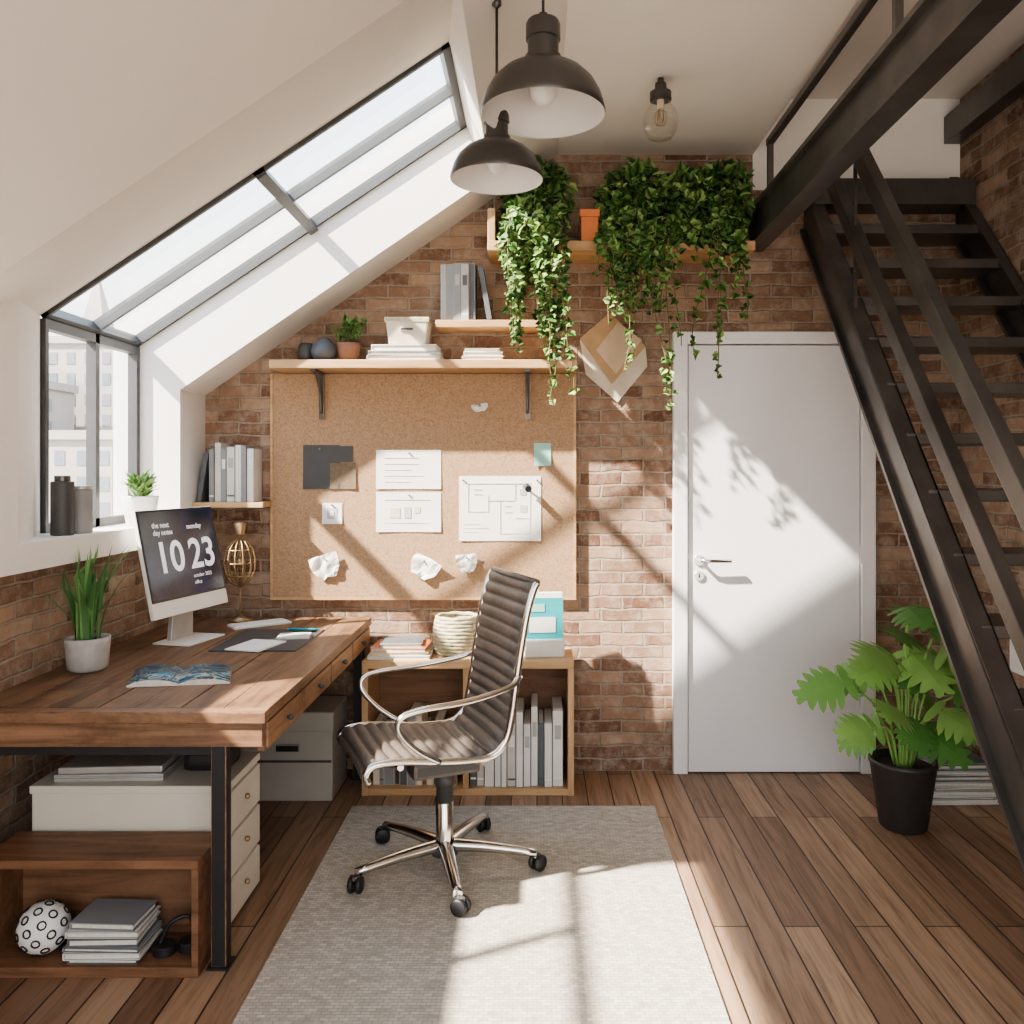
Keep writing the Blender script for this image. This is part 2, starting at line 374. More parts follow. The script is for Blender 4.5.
# ------------------------------------------------------------------ staircase
b=B('staircase')
st=[(4.09,2.59),(4.09,2.85),(1.643,0),(1.866,0)]
b.prismX(st,1.285,1.30,STEEL); b.prismX(st,2.015,2.03,STEEL)
L=lambda Y,c:c-1.164*(4.1-Y)
for xa,xb in ((1.265,1.33),(1.985,2.03)):
    b.prismX([(4.09,2.835),(4.09,2.86),(1.643,.0),(1.622,0)],xa,xb,STEEL)
    b.prismX([(4.09,2.585),(4.09,2.61),(1.866,0.022),(1.866,0)],xa,xb,STEEL)
for k in range(1,14):
    z=.195*k; y=4.1-(2.73-z)/1.164
    b.box(1.30,2.015,y-.11,y+.11,z-.02,z+.02,STEEL,.004)
b.box(1.285,2.03,3.93,4.09,2.68,2.80,STEEL,.004)
for dz,w,ytop in ((.43,.06,3.80),(.80,.07,3.52)):
    p=lambda Y:(1.292,Y,L(Y,2.73)+dz)
    b.bar(p(ytop),p(1.75),.045,w,STEEL,.004)
b.bar((1.292,1.80,L(1.80,2.73)),(1.292,1.80,L(1.80,2.73)+.82),.035,.045,STEEL)
b.bar((1.292,3.45,L(3.45,2.73)),(1.292,3.45,L(3.45,2.73)+.80),.012,.012,STEEL)
b.done()
b=B('loft_guard_beam')
b.box(1.02,1.06,YN+.2,YB-.003,2.51,2.665,STEEL,.004)
b.box(.995,1.085,YN+.2,YB-.003,2.655,2.675,STEEL); b.box(.995,1.085,YN+.2,YB-.003,2.50,2.52,STEEL)
b.box(1.025,1.055,YN+.2,3.81,2.90,2.93,STEEL,.004)
for y in (3.79,2.45,1.1): b.box(1.028,1.052,y-.012,y+.012,2.67,2.91,STEEL)
b.done()
b=B('steel_beam'); b.box(1.96,2.038,YN+.2,YB-.003,3.02,3.15,STEEL,.004); b.done()
b=B('electrical_box'); b.box(2.0,2.039,3.42,3.60,.60,.81,WHITE,.006); b.box(1.996,2.002,3.44,3.58,.62,.79,POTW,.002); b.done()

# ------------------------------------------------------------------ corkboard + paper
b=B('cork_board')
b.box(-1.265,.175,4.072,4.097,.84,1.912,CORK)
for x0,x1,z0,z1 in ((-1.277,-1.265,.828,1.912),(.175,.187,.828,1.912),(-1.265,.175,.828,.84)):
    b.box(x0,x1,4.068,4.098,z0,z1,PINE)
b.done()
X=lambda p:(p-537)/209.0
Z=lambda p:1.45-(p-470)/209.0
YP=4.0700
def sheet(b,x0,x1,z0,z1,m,y=YP,curl=.004,rot=0):
    n=6; cx=(x0+x1)/2; cz=(z0+z1)/2; g=[]
    for j in range(n+1):
        row=[]
        for i in range(n+1):
            u=i/n;v=j/n; x=x0+(x1-x0)*u; z=z0+(z1-z0)*v
            dx,dz=x-cx,z-cz; x=cx+dx*math.cos(rot)-dz*math.sin(rot); z=cz+dx*math.sin(rot)+dz*math.cos(rot)
            row.append(b.v((x,y-.0008-curl*(1-v)**3*(abs(u-.5)*2),z)))
        g.append(row)
    for j in range(n):
        for i in range(n): b.f([g[j][i],g[j][i+1],g[j+1][i+1],g[j+1][i]],m,True)
def ln(b,x0,x1,z0,z1,m=LTINK,y=YP): b.box(x0,x1,y-.0030,y-.0018,z0,z1,m)
def pin(b,x,z,m=GREY,y=YP): b.sphere((x,y-.007,z),.0055,m,10)
FAINT=mat('faint_ink',(.66,.65,.63),.8)
b=B('pinned_note'); sheet(b,X(376),X(441),Z(489),Z(450),PAPER,curl=.002)
for i in range(5): ln(b,X(384),X(384+R(25,48)),Z(458+i*6),Z(457.6+i*6),FAINT)
pin(b,X(409),Z(453)); b.done()
b=B('pinned_note'); sheet(b,X(376),X(441),Z(532),Z(492),PAPER,curl=.003)
ln(b,X(390),X(400),Z(518),Z(508),CREAM); ln(b,X(404),X(411),Z(518),Z(507),LTINK); ln(b,X(414),X(420),Z(513),Z(507),CREAM)
for i in range(2): ln(b,X(384),X(430),Z(500+i*23),Z(499.4+i*23),FAINT)
pin(b,X(409),Z(495)); b.done()
b=B('pinned_floor_plan'); sheet(b,X(459),X(541),Z(541),Z(476),PAPER,curl=.003)
for x0,x1,z0,z1 in ((468,530,483.4,484),(468,468.6,483,512),(530,530.6,483,534),(468,488,511.4,512),(500,530,533.4,534),(500,500.6,500,534),(488,488.6,495,512),(489,515,500.4,501),(515,515.6,484,500),(515,530,518,518.6),(505,512,506,506.6),(505,512,512,512.6),(474,482,489,489.7),(474,482,494,494.7),(520,526,489,495),(520,527,505,512),(464,480,524,524.7),(464,488,528,528.7),(464,478,532,532.7)):
    ln(b,X(x0),X(x1),Z(z1),Z(z0),LTINK)
pin(b,X(463),Z(480)); pin(b,X(537),Z(480)); b.done()
b=B('fabric_swatch'); sheet(b,X(303),X(340),Z(489),Z(445),DGREY,curl=.004); sheet(b,X(330),X(356),Z(489),Z(463),mat('swatch_brown',(.20,.15,.10),.9,var=.2,scale=60),y=YP-.002,curl=.003); sheet(b,X(338),X(353),Z(462),Z(446),DGREY,y=YP-.001,curl=.003)
pin(b,X(320),Z(449)); b.done()
b=B('sticky_note'); sheet(b,X(534),X(551),Z(466),Z(443),MINT,curl=.01); b.done()
b=B('pinned_card'); sheet(b,X(322),X(342),Z(524),Z(503),PAPER); ln(b,X(327),X(337),Z(519),Z(508),LTINK); ln(b,X(330),X(334),Z(516),Z(511),PAPER,YP-.002); pin(b,X(332),Z(505)); b.done()
def crumple(name,px,pz,w,h,seed,rot=0,m=PAPER):
    b=B(name); n=7; g=[]
    for j in range(n+1):
        row=[]
        for i in range(n+1):
            u=i/n-.5; v=j/n-.5
            q=mnoise.noise(Vector((u*3+seed,v*3,seed*3)))
            taper=1-.9*max(0,-v)
            x=w*u*taper; z=h*v+.12*h*q
            x,z=x*math.cos(rot)-z*math.sin(rot), x*math.sin(rot)+z*math.cos(rot)
            row.append(b.v((X(px)+x,YP-.014-.016*q-abs(u)*.01,Z(pz)+z)))
        g.append(row)
    for j in range(n):
        for i in range(n): b.f([g[j][i],g[j][i+1],g[j+1][i+1],g[j+1][i]],m,False)
    b.sphere((X(px),YP-.022,Z(pz)+h*.3),.006,GREY,10); b.tube([(X(px),YP-.018,Z(pz)+h*.3),(X(px),YP+.003,Z(pz)+h*.3)],.0012,GREY,5)
    b.done()
crumple('torn_paper',326,566,.14,.11,1.3,.3); crumple('torn_paper',424,567,.14,.10,4.1,-.6); crumple('torn_paper',467,563,.10,.09,7.7,.1); crumple('torn_paper',480,408,.08,.035,9.2,.1)
b=B('push_pin')
pin(b,X(350),Z(537)); b.tube([(X(524),YP,Z(487)),(X(528),YP-.06,Z(484))],.005,DGREY,8); b.cyl((X(526),YP-.03,Z(486)),.016,.05,DGREY,14,(.3,-1,-.3)); b.done()

# ------------------------------------------------------------------ shelves
b=B('floating_shelf'); b.box(-1.225,.185,3.88,4.098,1.915,1.955,PINE,.004)
for x in (-1.03,-.045):
    b.box(x-.014,x+.014,4.058,4.070,1.69,1.915,STEEL,.002); b.box(x-.014,x+.014,3.91,4.07,1.903,1.915,STEEL)
    b.tube(smooth([(x,3.93,1.905),(x,3.99,1.88),(x,4.04,1.82),(x,4.06,1.72)],5),.008,STEEL,8)
b.done()
b=B('floating_shelf'); b.box(-.47,.06,3.93,4.098,2.11,2.145,PINE,.004); b.done()
b=B('floating_shelf'); b.box(-.225,.99,3.85,4.098,2.445,2.49,PINE,.004); b.box(-.225,-.19,3.86,4.098,2.49,2.64,PINEZ,.004); b.done()
b=B('floating_shelf'); b.box(-1.598,-1.27,3.94,4.098,1.275,1.30,PINE,.003); b.done()

def book_row(name,x0,x1,y0,y1,z0,hmin,hmax,tmin=.018,tmax=.04,mats=BOOKC):
    b=B(name); x=x0
    while True:
        t=R(tmin,tmax)
        if x+t>x1: break
        h=R(hmin,hmax); d=R(.0,.02); m=random.choice(mats)
        b.box(x,x+t-.001,y0+d,y1,z0,z0+h,m,.002)
        b.box(x+.003,x+t-.004,y0+d+.006,y1-.003,z0+.004,z0+h+.0006,PGS)
        if random.random()<.6: b.box(x+.2*t,x+.8*t,y0+d-.0006,y0+d+.001,z0+h*.62,z0+h*.8,random.choice([PAPER,INK,BOOKC[1]]))
        if random.random()<.5: b.box(x+.1*t,x+.9*t,y0+d-.0006,y0+d+.001,z0+h*.1,z0+h*.13,random.choice([PAPER,INK]))
        x+=t
    return b.done()
def book_stack(name,cx,cy,z0,items,ang=0,cov=.2):
    b=B(name); z=z0
    for (sx,sy,sz,m,a) in items:
        o=b.M.copy(); b.M=Matrix.Translation((cx,cy,z))@Matrix.Rotation(ang+a,4,'Z')
        b.box(-sx/2,sx/2,-sy/2,sy/2,0,sz*cov,m,.001); b.box(-sx/2+.005,sx/2-.005,-sy/2+.005,sy/2-.005,sz*cov,sz*(1-cov),PGS)
        b.box(-sx/2,sx/2,-sy/2,sy/2,sz*(1-cov),sz,m,.001); b.box(-sx/2,-sx/2+.004,-sy/2,sy/2,sz*.1,sz*.9,m)
        b.M=o; z+=sz
    return b.done()
book_row('book_row',-1.53,-1.30,3.96,4.09,1.30,.24,.28,.022,.04,[BOOKC[0],BOOKC[3],BOOKC[4],BOOKC[1]])
b=B('book'); b.M=Matrix.Translation((-1.597,0,1.30))@Matrix.Rotation(.16,4,'Y'); b.box(0.004,.026,3.97,4.09,.004,.235,BOOKC[2],.002); b.done()
book_row('book_row',-.45,-.27,3.95,4.08,2.145,.26,.275,.022,.038,[BOOKC[2],BOOKC[1],BOOKC[4],BOOKC[3]])
b=B('book'); b.M=Matrix.Translation((-.232,0,2.145))@Matrix.Rotation(-.17,4,'Y'); b.box(-.0,.024,3.95,4.08,.004,.255,BOOKC[2],.002); b.done()
book_stack('book_stack',-.61,3.98,1.955,[(.34,.17,.022,BOOKC[5],0),(.33,.17,.02,BOOKC[4],.02),(.30,.16,.03,BOOKC[3],-.02)])
book_stack('book_stack',-.25,3.98,1.955,[(.19,.15,.02,CREAM,0),(.18,.14,.02,BOOKC[3],.04),(.16,.14,.014,BOOKC[0],-.03)])
b=B('wooden_box')
bx,by,bz=-.60,3.985,2.027
b.hexa([(bx-.085,by-.06,bz),(bx+.085,by-.06,bz),(bx+.085,by+.06,bz),(bx-.085,by+.06,bz)],[(bx-.10,by-.07,bz+.12),(bx+.10,by-.07,bz+.12),(bx+.10,by+.07,bz+.12),(bx-.10,by+.07,bz+.12)],CREAM,.008)
b.box(bx-.103,bx+.103,by-.073,by+.073,bz+.105,bz+.128,STRAW,.004); b.box(bx-.03,bx+.03,by-.073,by-.066,bz+.065,bz+.08,DGREY,.002); b.done()
b=B('round_vase'); b.lathe([(0,0),(.035,0),(.055,.025),(.06,.05),(.05,.08),(.03,.098),(.028,.105),(.022,.105),(.02,.08),(0,.06)],(-.99,3.95,1.955),mat('vase_blue_grey',(.09,.10,.12),.4)); b.done()
b=B('ceramic_jar'); b.lathe([(0,0),(.035,.0),(.042,.03),(.038,.075),(.03,.09),(.026,.09),(.03,.03),(0,.02)],(-1.085,4.0,1.955),DGREY,20); b.done()

def leaf(b,p,d,n,s,m,wr=.42):
    d=d.normalized(); sd=d.cross(n)
    if sd.length<1e-4: sd=Vector((1,0,0))
    sd.normalize(); n=sd.cross(d)
    P=lambda a,w,h:b.v(p+d*a*s+sd*w*s+n*h*s)
    c0=P(0,0,0);c1=P(.5,0,.03);c2=P(1,0,-.12)
    for sg in (-1,1):
        l0=P(-.08,sg*wr*.75,.10); l1=P(.35,sg*wr,.10); l2=P(.6,sg*wr*.5,.05)
        b.f([c0,l0,l1,c1],m,True); b.f([c1,l1,l2,c2],m,True)
def rv(): return Vector((R(-1,1),R(-1,1),R(-1,1)))
def bush(b,c,rad,n,s,mats,shell=.55,wr=.58):
    k=0
    while k<n:
        q=rv()
        if q.length>1 or q.length<shell*R(0,1): continue
        p=Vector((c[0]+q.x*rad[0],c[1]+q.y*rad[1],c[2]+q.z*rad[2]))
        d=(q*.6+rv()*1.0+Vector((0,-.1,-.2))); nn=(q*.6+Vector((0,-.8,.5))+rv()*.5).normalized()
        leaf(b,p,d,nn,s*R(.6,1.25),random.choice(mats),wr); k+=1
b=B('potted_herb')
b.lathe([(0,0),(.045,0),(.058,.075),(.06,.085),(.052,.085),(.05,.07),(0,.07)],(-.88,3.975,1.955),TERRA,24)
b.lathe([(0,.0),(.05,.0)],(-.88,3.975,2.03),SOIL,24)
for i in range(34):
    a=R(0,6.28); r=R(.0,.07); tip=Vector((-.88+r*math.cos(a),3.975+r*math.sin(a)*.9,2.035+R(.04,.12)))
    b.tube([(-.88+r*.4*math.cos(a),3.975+r*.4*math.sin(a),2.02),tip],.0015,STEM,4)
    for k in range(6): leaf(b,tip+rv()*.018,rv(),Vector((0,-.2,1)),.028*R(.7,1.2),random.choice([LEAF[0],LEAF[2],IVY[2]]))
b.done(False)

# ------------------------------------------------------------------ ivy
def trail(b,p0,length,spread,n_mult=1.0,s=.045,mats=IVY,xr=(-9,9)):
    p=Vector(p0); pts=[p.copy()]; v=Vector((R(-.3,.3)*spread,-.5,.2)); step=.022
    dist=0; dx=R(-.25,.25)*spread
    while dist<length:
        if p.x<xr[0]: dx=abs(dx)+.1
        if p.x>xr[1]: dx=-abs(dx)-.1
        v=v*.8+Vector((dx*.25+R(-.14,.14),R(-.05,.07),-.30))
        p=p+v.normalized()*step
        p.y=min(max(p.y,3.74),4.03)
        pts.append(p.copy()); dist+=step
    b.tube(pts,.0022,STEM,4)
    for i,q in enumerate(pts[1:]):
        fade=1-.35*i/len(pts)
        for k in range(int(n_mult*R(.4,2.4)+.35)):
            d=Vector((R(-1,1),R(-.8,.3),R(-.8,.5))); nn=Vector((R(-.6,.6),-.9,R(-.1,.9)))
            leaf(b,q+rv()*.016,d,nn,s*R(.5,1.15)*fade,random.choice(mats),.6)
b=B('trailing_ivy_planter')
b.box(-.13,.13,3.90,4.06,2.49,2.60,POTD,.01)
bush(b,(-.0,3.95,2.70),(.165,.11,.19),600,.047,IVY)
bush(b,(-.05,3.85,2.48),(.125,.05,.20),280,.044,IVY+[IVY[2]])
for i in range(18): trail(b,(R(-.16,.10),R(3.81,3.86),R(2.5,2.62)),R(.30,.60),.6,1.2,.046,IVY+[IVY[2],IVY[2]],(-.17,.13))
for x,l in ((-.12,.62),(.02,.74),(.08,.80),(.11,.76),(.13,.6)): trail(b,(x,R(3.80,3.86),R(2.5,2.6)),l,.5,.8,.042,IVY,(-.15,.20))
b.done(False)
b=B('trailing_ivy_planter')
b.box(.33,.92,3.90,4.06,2.49,2.60,POTD,.01)
bush(b,(.45,3.94,2.68),(.17,.12,.19),560,.047,IVY)
bush(b,(.68,3.94,2.66),(.17,.12,.18),480,.047,IVY)
bush(b,(.86,3.93,2.69),(.13,.11,.19),420,.047,IVY)
bush(b,(.42,3.84,2.50),(.14,.04,.13),190,.045,IVY)
bush(b,(.74,3.85,2.54),(.20,.04,.07),100,.045,IVY)
for i in range(15): trail(b,(R(.30,.58),R(3.80,3.85),R(2.50,2.58)),R(.18,.44),.8,1.1,.045)
for i in range(9): trail(b,(R(.56,.94),R(3.80,3.85),R(2.50,2.58)),R(.06,.28),.8,1.0,.045)
for x,l in ((.34,.45),(.40,.56),(.46,.66),(.50,.72),(.54,.80),(.58,.55),(.78,.60),(.84,.68),(.80,.5),(.93,.40)):
    trail(b,(x,R(3.80,3.85),2.52),l,.5,.7,.043,IVY,(x-.08,x+.08))
b.done(False)
b=B('clay_pot'); b.box(.200,.280,3.86,3.95,2.49,2.61,ORANGE,.006); b.box(.194,.286,3.853,3.957,2.60,2.635,ORANGE,.005); b.done()

# kraft paper wall pocket (flat folded sheets pinned to the wall)
b=B('kraft_paper_wall_pocket')
def kp(pts,y,m=KRAFT):
    a=[(X(px),y+dy,Z(pz)) for px,pz,dy in pts]
    b.hexa(a,[(x,yy+.003,z) for x,yy,z in a],m)
kp([(586,374,0),(618,402,0),(648,366,0),(646,346,0),(610,316,0),(580,340,0)],4.088,CREAM)
kp([(580,338,0),(612,384,-.004),(646,346,0),(610,312,0)],4.080,KRAFT)
kp([(596,350,0),(616,374,-.004),(642,340,-.004),(618,322,0)],4.074,mat('kraft_light',(.64,.50,.35),.85))
b.sphere((X(611),4.072,Z(319)),.007,BRASS,10); b.tube([(X(611),4.074,Z(319)),(X(611),4.099,Z(319))],.002,BRASS,6)
b.done()

# ------------------------------------------------------------------ desk
b=B('desk')
DX0,DX1,DY0,DY1,DZ=-1.697,-.786,2.457,4.05,.75
xs=[DX0]
for f_ in (.15,.13,.16,.12,.15,.14,.15): xs.append(xs[-1]+(DX1-DX0)*f_)
for i in range(7): b.box(xs[i]+.0015,xs[i+1]-.0015,DY0+.05,DY1,DZ-.035,DZ-(.0012 if i%2 else 0),DESKW,.003)
b.box(DX0,DX1,DY0,DY0+.048,DZ-.035,DZ,DESKX,.004)
b.box(DX0+.01,DX1-.012,DY0+.012,DY0+.035,DZ-.105,DZ-.035,DESKX,.002)
b.box(DX1-.035,DX1-.014,DY0+.035,DY1,DZ-.125,DZ-.035,DESKW,.002)
b.box(DX0+.01,DX0+.03,DY0+.035,DY1,DZ-.105,DZ-.035,DESKW)
b.box(DX0+.03,DX1-.04,DY1-.03,DY1-.01,DZ-.105,DZ-.035,DESKX)
DRW=wood('drawer_front_wood',(.20,.10,.05),(.42,.25,.14),'Y',worn=.5)
dl=(DY1-DY0-.06)/4
for i in range(4):
    ya=DY0+.04+i*dl
    b.box(DX1-.016,DX1-.004,ya+.008,ya+dl-.008,DZ-.12,DZ-.042,DRW,.003)
    b.sphere((DX1+.008,ya+dl/2,DZ-.08),.010,DGREY,12); b.cyl((DX1-.006,ya+dl/2,DZ-.08),.005,.012,DGREY,10,(1,0,0))
for lx,ly in ((-.925,2.49),(-1.64,2.49),(-.84,4.0),(-1.64,4.0)):
    b.box(lx-.022,lx+.022,ly-.022,ly+.022,0.006,DZ-.10 if ly<3 else DZ-.105,BLACK,.003); b.box(lx-.032,lx+.032,ly-.032,ly+.032,0,.008,BLACK)
b.box(-1.66,-.90,2.475,2.50,DZ-.13,DZ-.104,BLACK)
b.done()

# computer
mon=B('desktop_computer')
t=Vector((.24,.971,0)).normalized(); nn=Vector((t.y,-t.x,0))
MM=Matrix(((t.x,-nn.x,0,-1.435),(t.y,-nn.y,0,3.50),(0,0,1,.75),(0,0,0,1)))
TM=MM@Matrix.Translation((0,-.02,.12))@Matrix.Rotation(math.radians(-12),4,'X')
mon.M=TM
mon.box(-.24,.24,-.006,.012,.0,.43,POTW,.004)
mon.box(-.237,.237,-.0075,-.005,.063,.427,BLACK)
mon.box(-.23,.23,-.0085,-.007,.07,.42,SCREEN)
mon.lathe([(0,.03),(.08,.025),(.16,.008),(.17,0)],(0,.012,.21),POTW,24,True,(0,1,0))
mon.M=MM
mon.hexa([(-.07,.03,.006),(.07,.03,.006),(.07,.05,.006),(-.07,.05,.006)],[(-.06,.02,.22),(.06,.02,.22),(.06,.035,.22),(-.06,.035,.22)],LID,.002)
mon.box(-.12,.12,-.09,.08,0,.008,POTW,.004)
mon=mon.done()
def text(body,size,x,z,parent,TM,y=-.0095,m=STEXT,bold=0):
    c=bpy.data.curves.new('txt','FONT'); c.body=body; c.size=size; c.align_x='LEFT'; c.extrude=.0002; c.offset=bold
    c.materials.append(m)
    o=bpy.data.objects.new('screen_text',c); bpy.context.collection.objects.link(o)
    o.matrix_world=TM@Matrix.Translation((x,y,z))@Matrix.Rotation(math.pi/2,4,'X'); o.parent=parent
text('10',.175,-.175,.175,mon,TM,bold=.003); text('23',.175,.03,.175,mon,TM,bold=.003)
text('the next',.03,-.165,.355,mon,TM,bold=.0004); text('day notes',.03,-.165,.325,mon,TM,bold=.0004); text('monday',.03,.045,.34,mon,TM,bold=.0004); text('october 2023',.022,.035,.135,mon,TM); text('office',.022,.035,.107,mon,TM)
b=B('keyboard'); b.rbox(-1.25,3.83,.75,.10,.26,.012,-.9,POTW,.004)
for i in range(4):
    for j in range(10):
        o=b.M; b.M=Matrix.Translation((-1.25,3.83,.762))@Matrix.Rotation(-.9,4,'Z'); b.box(-.04+i*.02,-.023+i*.02,-.12+j*.024,-.1+j*.024,0,.003,PAPER); b.M=o
b.done()
b=B('desk_mat'); b.rbox(-1.10,3.50,.75,.34,.44,.003,0,DGREY,.001); b.done()
b=B('tablet'); b.rbox(-1.11,3.36,.753,.15,.20,.007,-.25,POTW,.003); b.rbox(-1.11,3.36,.76,.138,.18,.0008,-.25,PAPER); b.done()
b=B('pen'); b.tube([(-1.04,3.61,.758),(-.95,3.66,.758)],.005,BLACK,8); b.tube([(-1.05,3.605,.758),(-1.04,3.61,.758)],[.001,.005],CHROME,8); b.done()
b=B('pen'); b.tube([(-1.08,3.70,.758),(-.95,3.69,.758)],.005,TEAL,8); b.tube([(-1.09,3.70,.758),(-1.08,3.70,.758)],[.001,.005],CHROME,8);b.done()
b=B('notebook'); b.rbox(-1.01,3.54,.753,.13,.09,.012,.15,BOOKC[3],.003); b.rbox(-1.01,3.54,.7652,.10,.06,.001,.15,LTINK); b.done()
MAGM,ntm,bm_=new_mat('magazine_cover')
tcm=N(ntm,'ShaderNodeTexCoord'); nzm=N(ntm,'ShaderNodeTexNoise',Scale=9.0,Detail=3.0,Distortion=2.5); ntm.links.new(tcm.outputs['Object'],nzm.inputs['Vector'])
rm=ramp(ntm,[(.3,(.01,.05,.10)),(.42,(.02,.20,.32)),(.5,(.50,.38,.20)),(.54,(.02,.07,.12)),(.68,(.30,.42,.42))]); rm.color_ramp.interpolation='CONSTANT'
ntm.links.new(nzm.outputs['Fac'],rm.inputs['Fac']); ntm.links.new(rm.outputs['Color'],bm_.inputs['Base Color']); bm_.inputs['Roughness'].default_value=.35
b=B('glossy_magazine')
b.M=Matrix.Translation((-1.20,2.87,.75))@Matrix.Rotation(.15,4,'Z')
g=[]
for k in range(13):
    u=k/12; x=-.16+.32*u; z=.006+.016*abs(math.sin(math.pi*2*(u)))**.6*(1-.3*u)
    g.append([b.v((x+.02,-.115,z)),b.v((x-.02,.115,z)),b.v((x+.02,-.115,0)),b.v((x-.02,.115,0))])
for p,q in zip(g,g[1:]):
    b.f([p[0],q[0],q[1],p[1]],MAGM,True); b.f([p[0],p[2],q[2],q[0]],PGS); b.f([p[1],q[1],q[3],p[3]],PGS); b.f([p[2],p[3],q[3],q[2]],PAPER)
for p in (g[0],g[-1]): b.f([p[0],p[1],p[3],p[2]],PGS)
b.done()
# snake plant
b=B('potted_snake_plant')
c=Vector((-1.575,2.98,.75))
b.lathe([(0,0),(.055,0),(.066,.01),(.073,.10),(.073,.115),(.064,.115),(.062,.10),(0,.10)],c,CONC,28); b.lathe([(0,.101),(.062,.101)],c,SOIL,24)
for i in range(40):
    a=R(0,6.28); r=R(.0,.04); h=R(.20,.40); ln_=R(.04,.17); w=R(.006,.012)
    base=c+Vector((r*math.cos(a),r*math.sin(a),.10)); dr=Vector((math.cos(a),math.sin(a),0)); sd=Vector((-dr.y,dr.x,0)); m=random.choice(SNAKE)
    if i<8: ln_=R(.0,.03)
    pr=None
    for k in range(7):
        u=k/6; cpt=base+Vector((0,0,h*u*(1-.1*u)))+dr*ln_*u*u; ww=w*(1-u**3)*(.8+.6*u*(1-u)*2)
        lim=-1.69 if cpt.z<1.12 else -1.59
        if cpt.x-ww<lim: cpt.x=lim+ww
        cur=[b.v(cpt-sd*ww),b.v(cpt-dr*ww*.35),b.v(cpt+sd*ww)]
        if pr: b.f([pr[0],pr[1],cur[1],cur[0]],m,True); b.f([pr[1],pr[2],cur[2],cur[1]],m,True)
        pr=cur
b.done(False)
# wire globe ornament
b=B('brass_wire_sculpture'); c=Vector((-1.38,3.95,.75))
b.lathe([(0,0),(.055,0),(.06,.006),(.02,.018),(.01,.03),(0,.03)],c,BRASS,24)
b.tube([c+Vector((0,0,.02)),c+Vector((0,0,.16))],.005,BRASS,8)
for k in range(6):
    a=k*math.pi/6; b.tube([c+Vector((.07*math.cos(q)*math.cos(a),.07*math.cos(q)*math.sin(a),.27+.11*math.sin(q))) for q in [2*math.pi*i/28 for i in range(29)]],.003,BRASS,5,caps=False)
for zz in (-.06,0,.06):
    rr=.07*math.sqrt(1-(zz/.11)**2); b.tube([c+Vector((rr*math.cos(q),rr*math.sin(q),.27+zz)) for q in [2*math.pi*i/28 for i in range(29)]],.003,BRASS,5,caps=False)
b.sphere(c+Vector((0,0,.27)),.025,BRASS,14); b.tube([c+Vector((0,0,.16)),c+Vector((0,0,.42))],.003,BRASS,6)
b.lathe([(.02,.0),(.03,.05),(.015,.06)],c+Vector((0,0,.40)),BRASS,14); b.done(False)

# sill items
b=B('potted_succulent'); c=Vector((-1.68,3.60,1.22))
b.lathe([(0,0),(.05,0),(.055,.005),(.073,.115),(.073,.12),(.066,.12),(.062,.105),(0,.105)],c,POTW,28)
b.lathe([(0,.106),(.062,.106)],c,SOIL,20)
for i in range(90):
    a=R(0,6.28); q=Vector((math.cos(a)*R(.01,.035),math.sin(a)*R(.01,.05),R(.11,.18)))
    leaf(b,c+q,Vector((math.cos(a)*.7,math.sin(a),R(.2,1.8))),Vector((0,0,1)),R(.045,.08),random.choice([GREEN3,LEAF[0],LEAF[1]]),.3)
b.done(False)
b=B('storage_canister'); b.cyl((-1.675,3.0,1.22),.038,.19,DGREY); b.cyl((-1.675,3.0,1.41),.026,.02,STEEL); b.done()
b=B('storage_canister'); b.cyl((-1.66,3.10,1.22),.036,.16,GREY); b.cyl((-1.66,3.10,1.38),.038,.012,LID); b.done()

# ------------------------------------------------------------------ under desk
b=B('drawer_cabinet')
b.box(-1.57,-.97,2.64,2.95,.02,.455,CAB,.006); b.box(-1.575,-.962,2.635,2.955,.445,.47,CAB,.004); b.box(-1.55,-.99,2.66,2.93,0,.02,BLACK)
for i in range(3):
    z0=.025+i*.14; b.box(-.972,-.958,2.65,2.94,z0+.004,z0+.132,CAB,.004); b.sphere((-.95,2.79,z0+.075),.009,BRASS,10)
b.done()
b=B('closed_laptop'); b.rbox(-1.35,2.78,.47,.34,.22,.012,.03,LID,.004); b.rbox(-1.35,2.78,.482,.34,.22,.012,.03,GREY,.004)
b.rbox(-1.35,2.78,.494,.32,.21,.022,.06,LID,.006); b.done()
b=B('camera_bag'); b.M=Matrix.Translation((-1.075,2.82,.47)); b.box(-.075,.075,-.07,.07,0,.06,BLACK,.025); b.sphere((-.0,-.01,.065),.055,BLACK,16,.6); b.tube(smooth([(-.07,0,.03),(-.05,0,.12),(.05,0,.12),(.07,0,.03)]),.006,BLACK,6); b.done()
b=B('wooden_crate')
x0,x1,y0,y1,z1=-1.60,-.967,2.425,2.625,.335
b.box(x0,x1,y0,y1,0,.03,CRATE,.003); b.box(x0,x1,y0,y1,z1-.025,z1,CRATE,.003); b.box(x0,x0+.02,y0,y1,.03,z1-.025,CRATE); b.box(x1-.02,x1,y0,y1,.03,z1-.025,CRATE,.002); b.box(x0+.02,x1-.02,y1-.012,y1,.03,z1-.025,CRATE)
b.done()
b=B('ornate_ball'); c=Vector((-1.45,2.50,.03+.0755)); b.sphere(c,.072,PAPER,24)
for k in range(40):
    z=1-2*(k+.5)/40; a=k*2.4; r=math.sqrt(1-z*z); d=Vector((r*math.cos(a),r*math.sin(a),z)); u=d.orthogonal().normalized(); w=d.cross(u)
    b.tube([c+(d*.0725+u*.011*math.cos(q)+w*.011*math.sin(q)) for q in [2*math.pi*i/10 for i in range(11)]],.0025,BLACK,4,caps=False)
b.done(False)
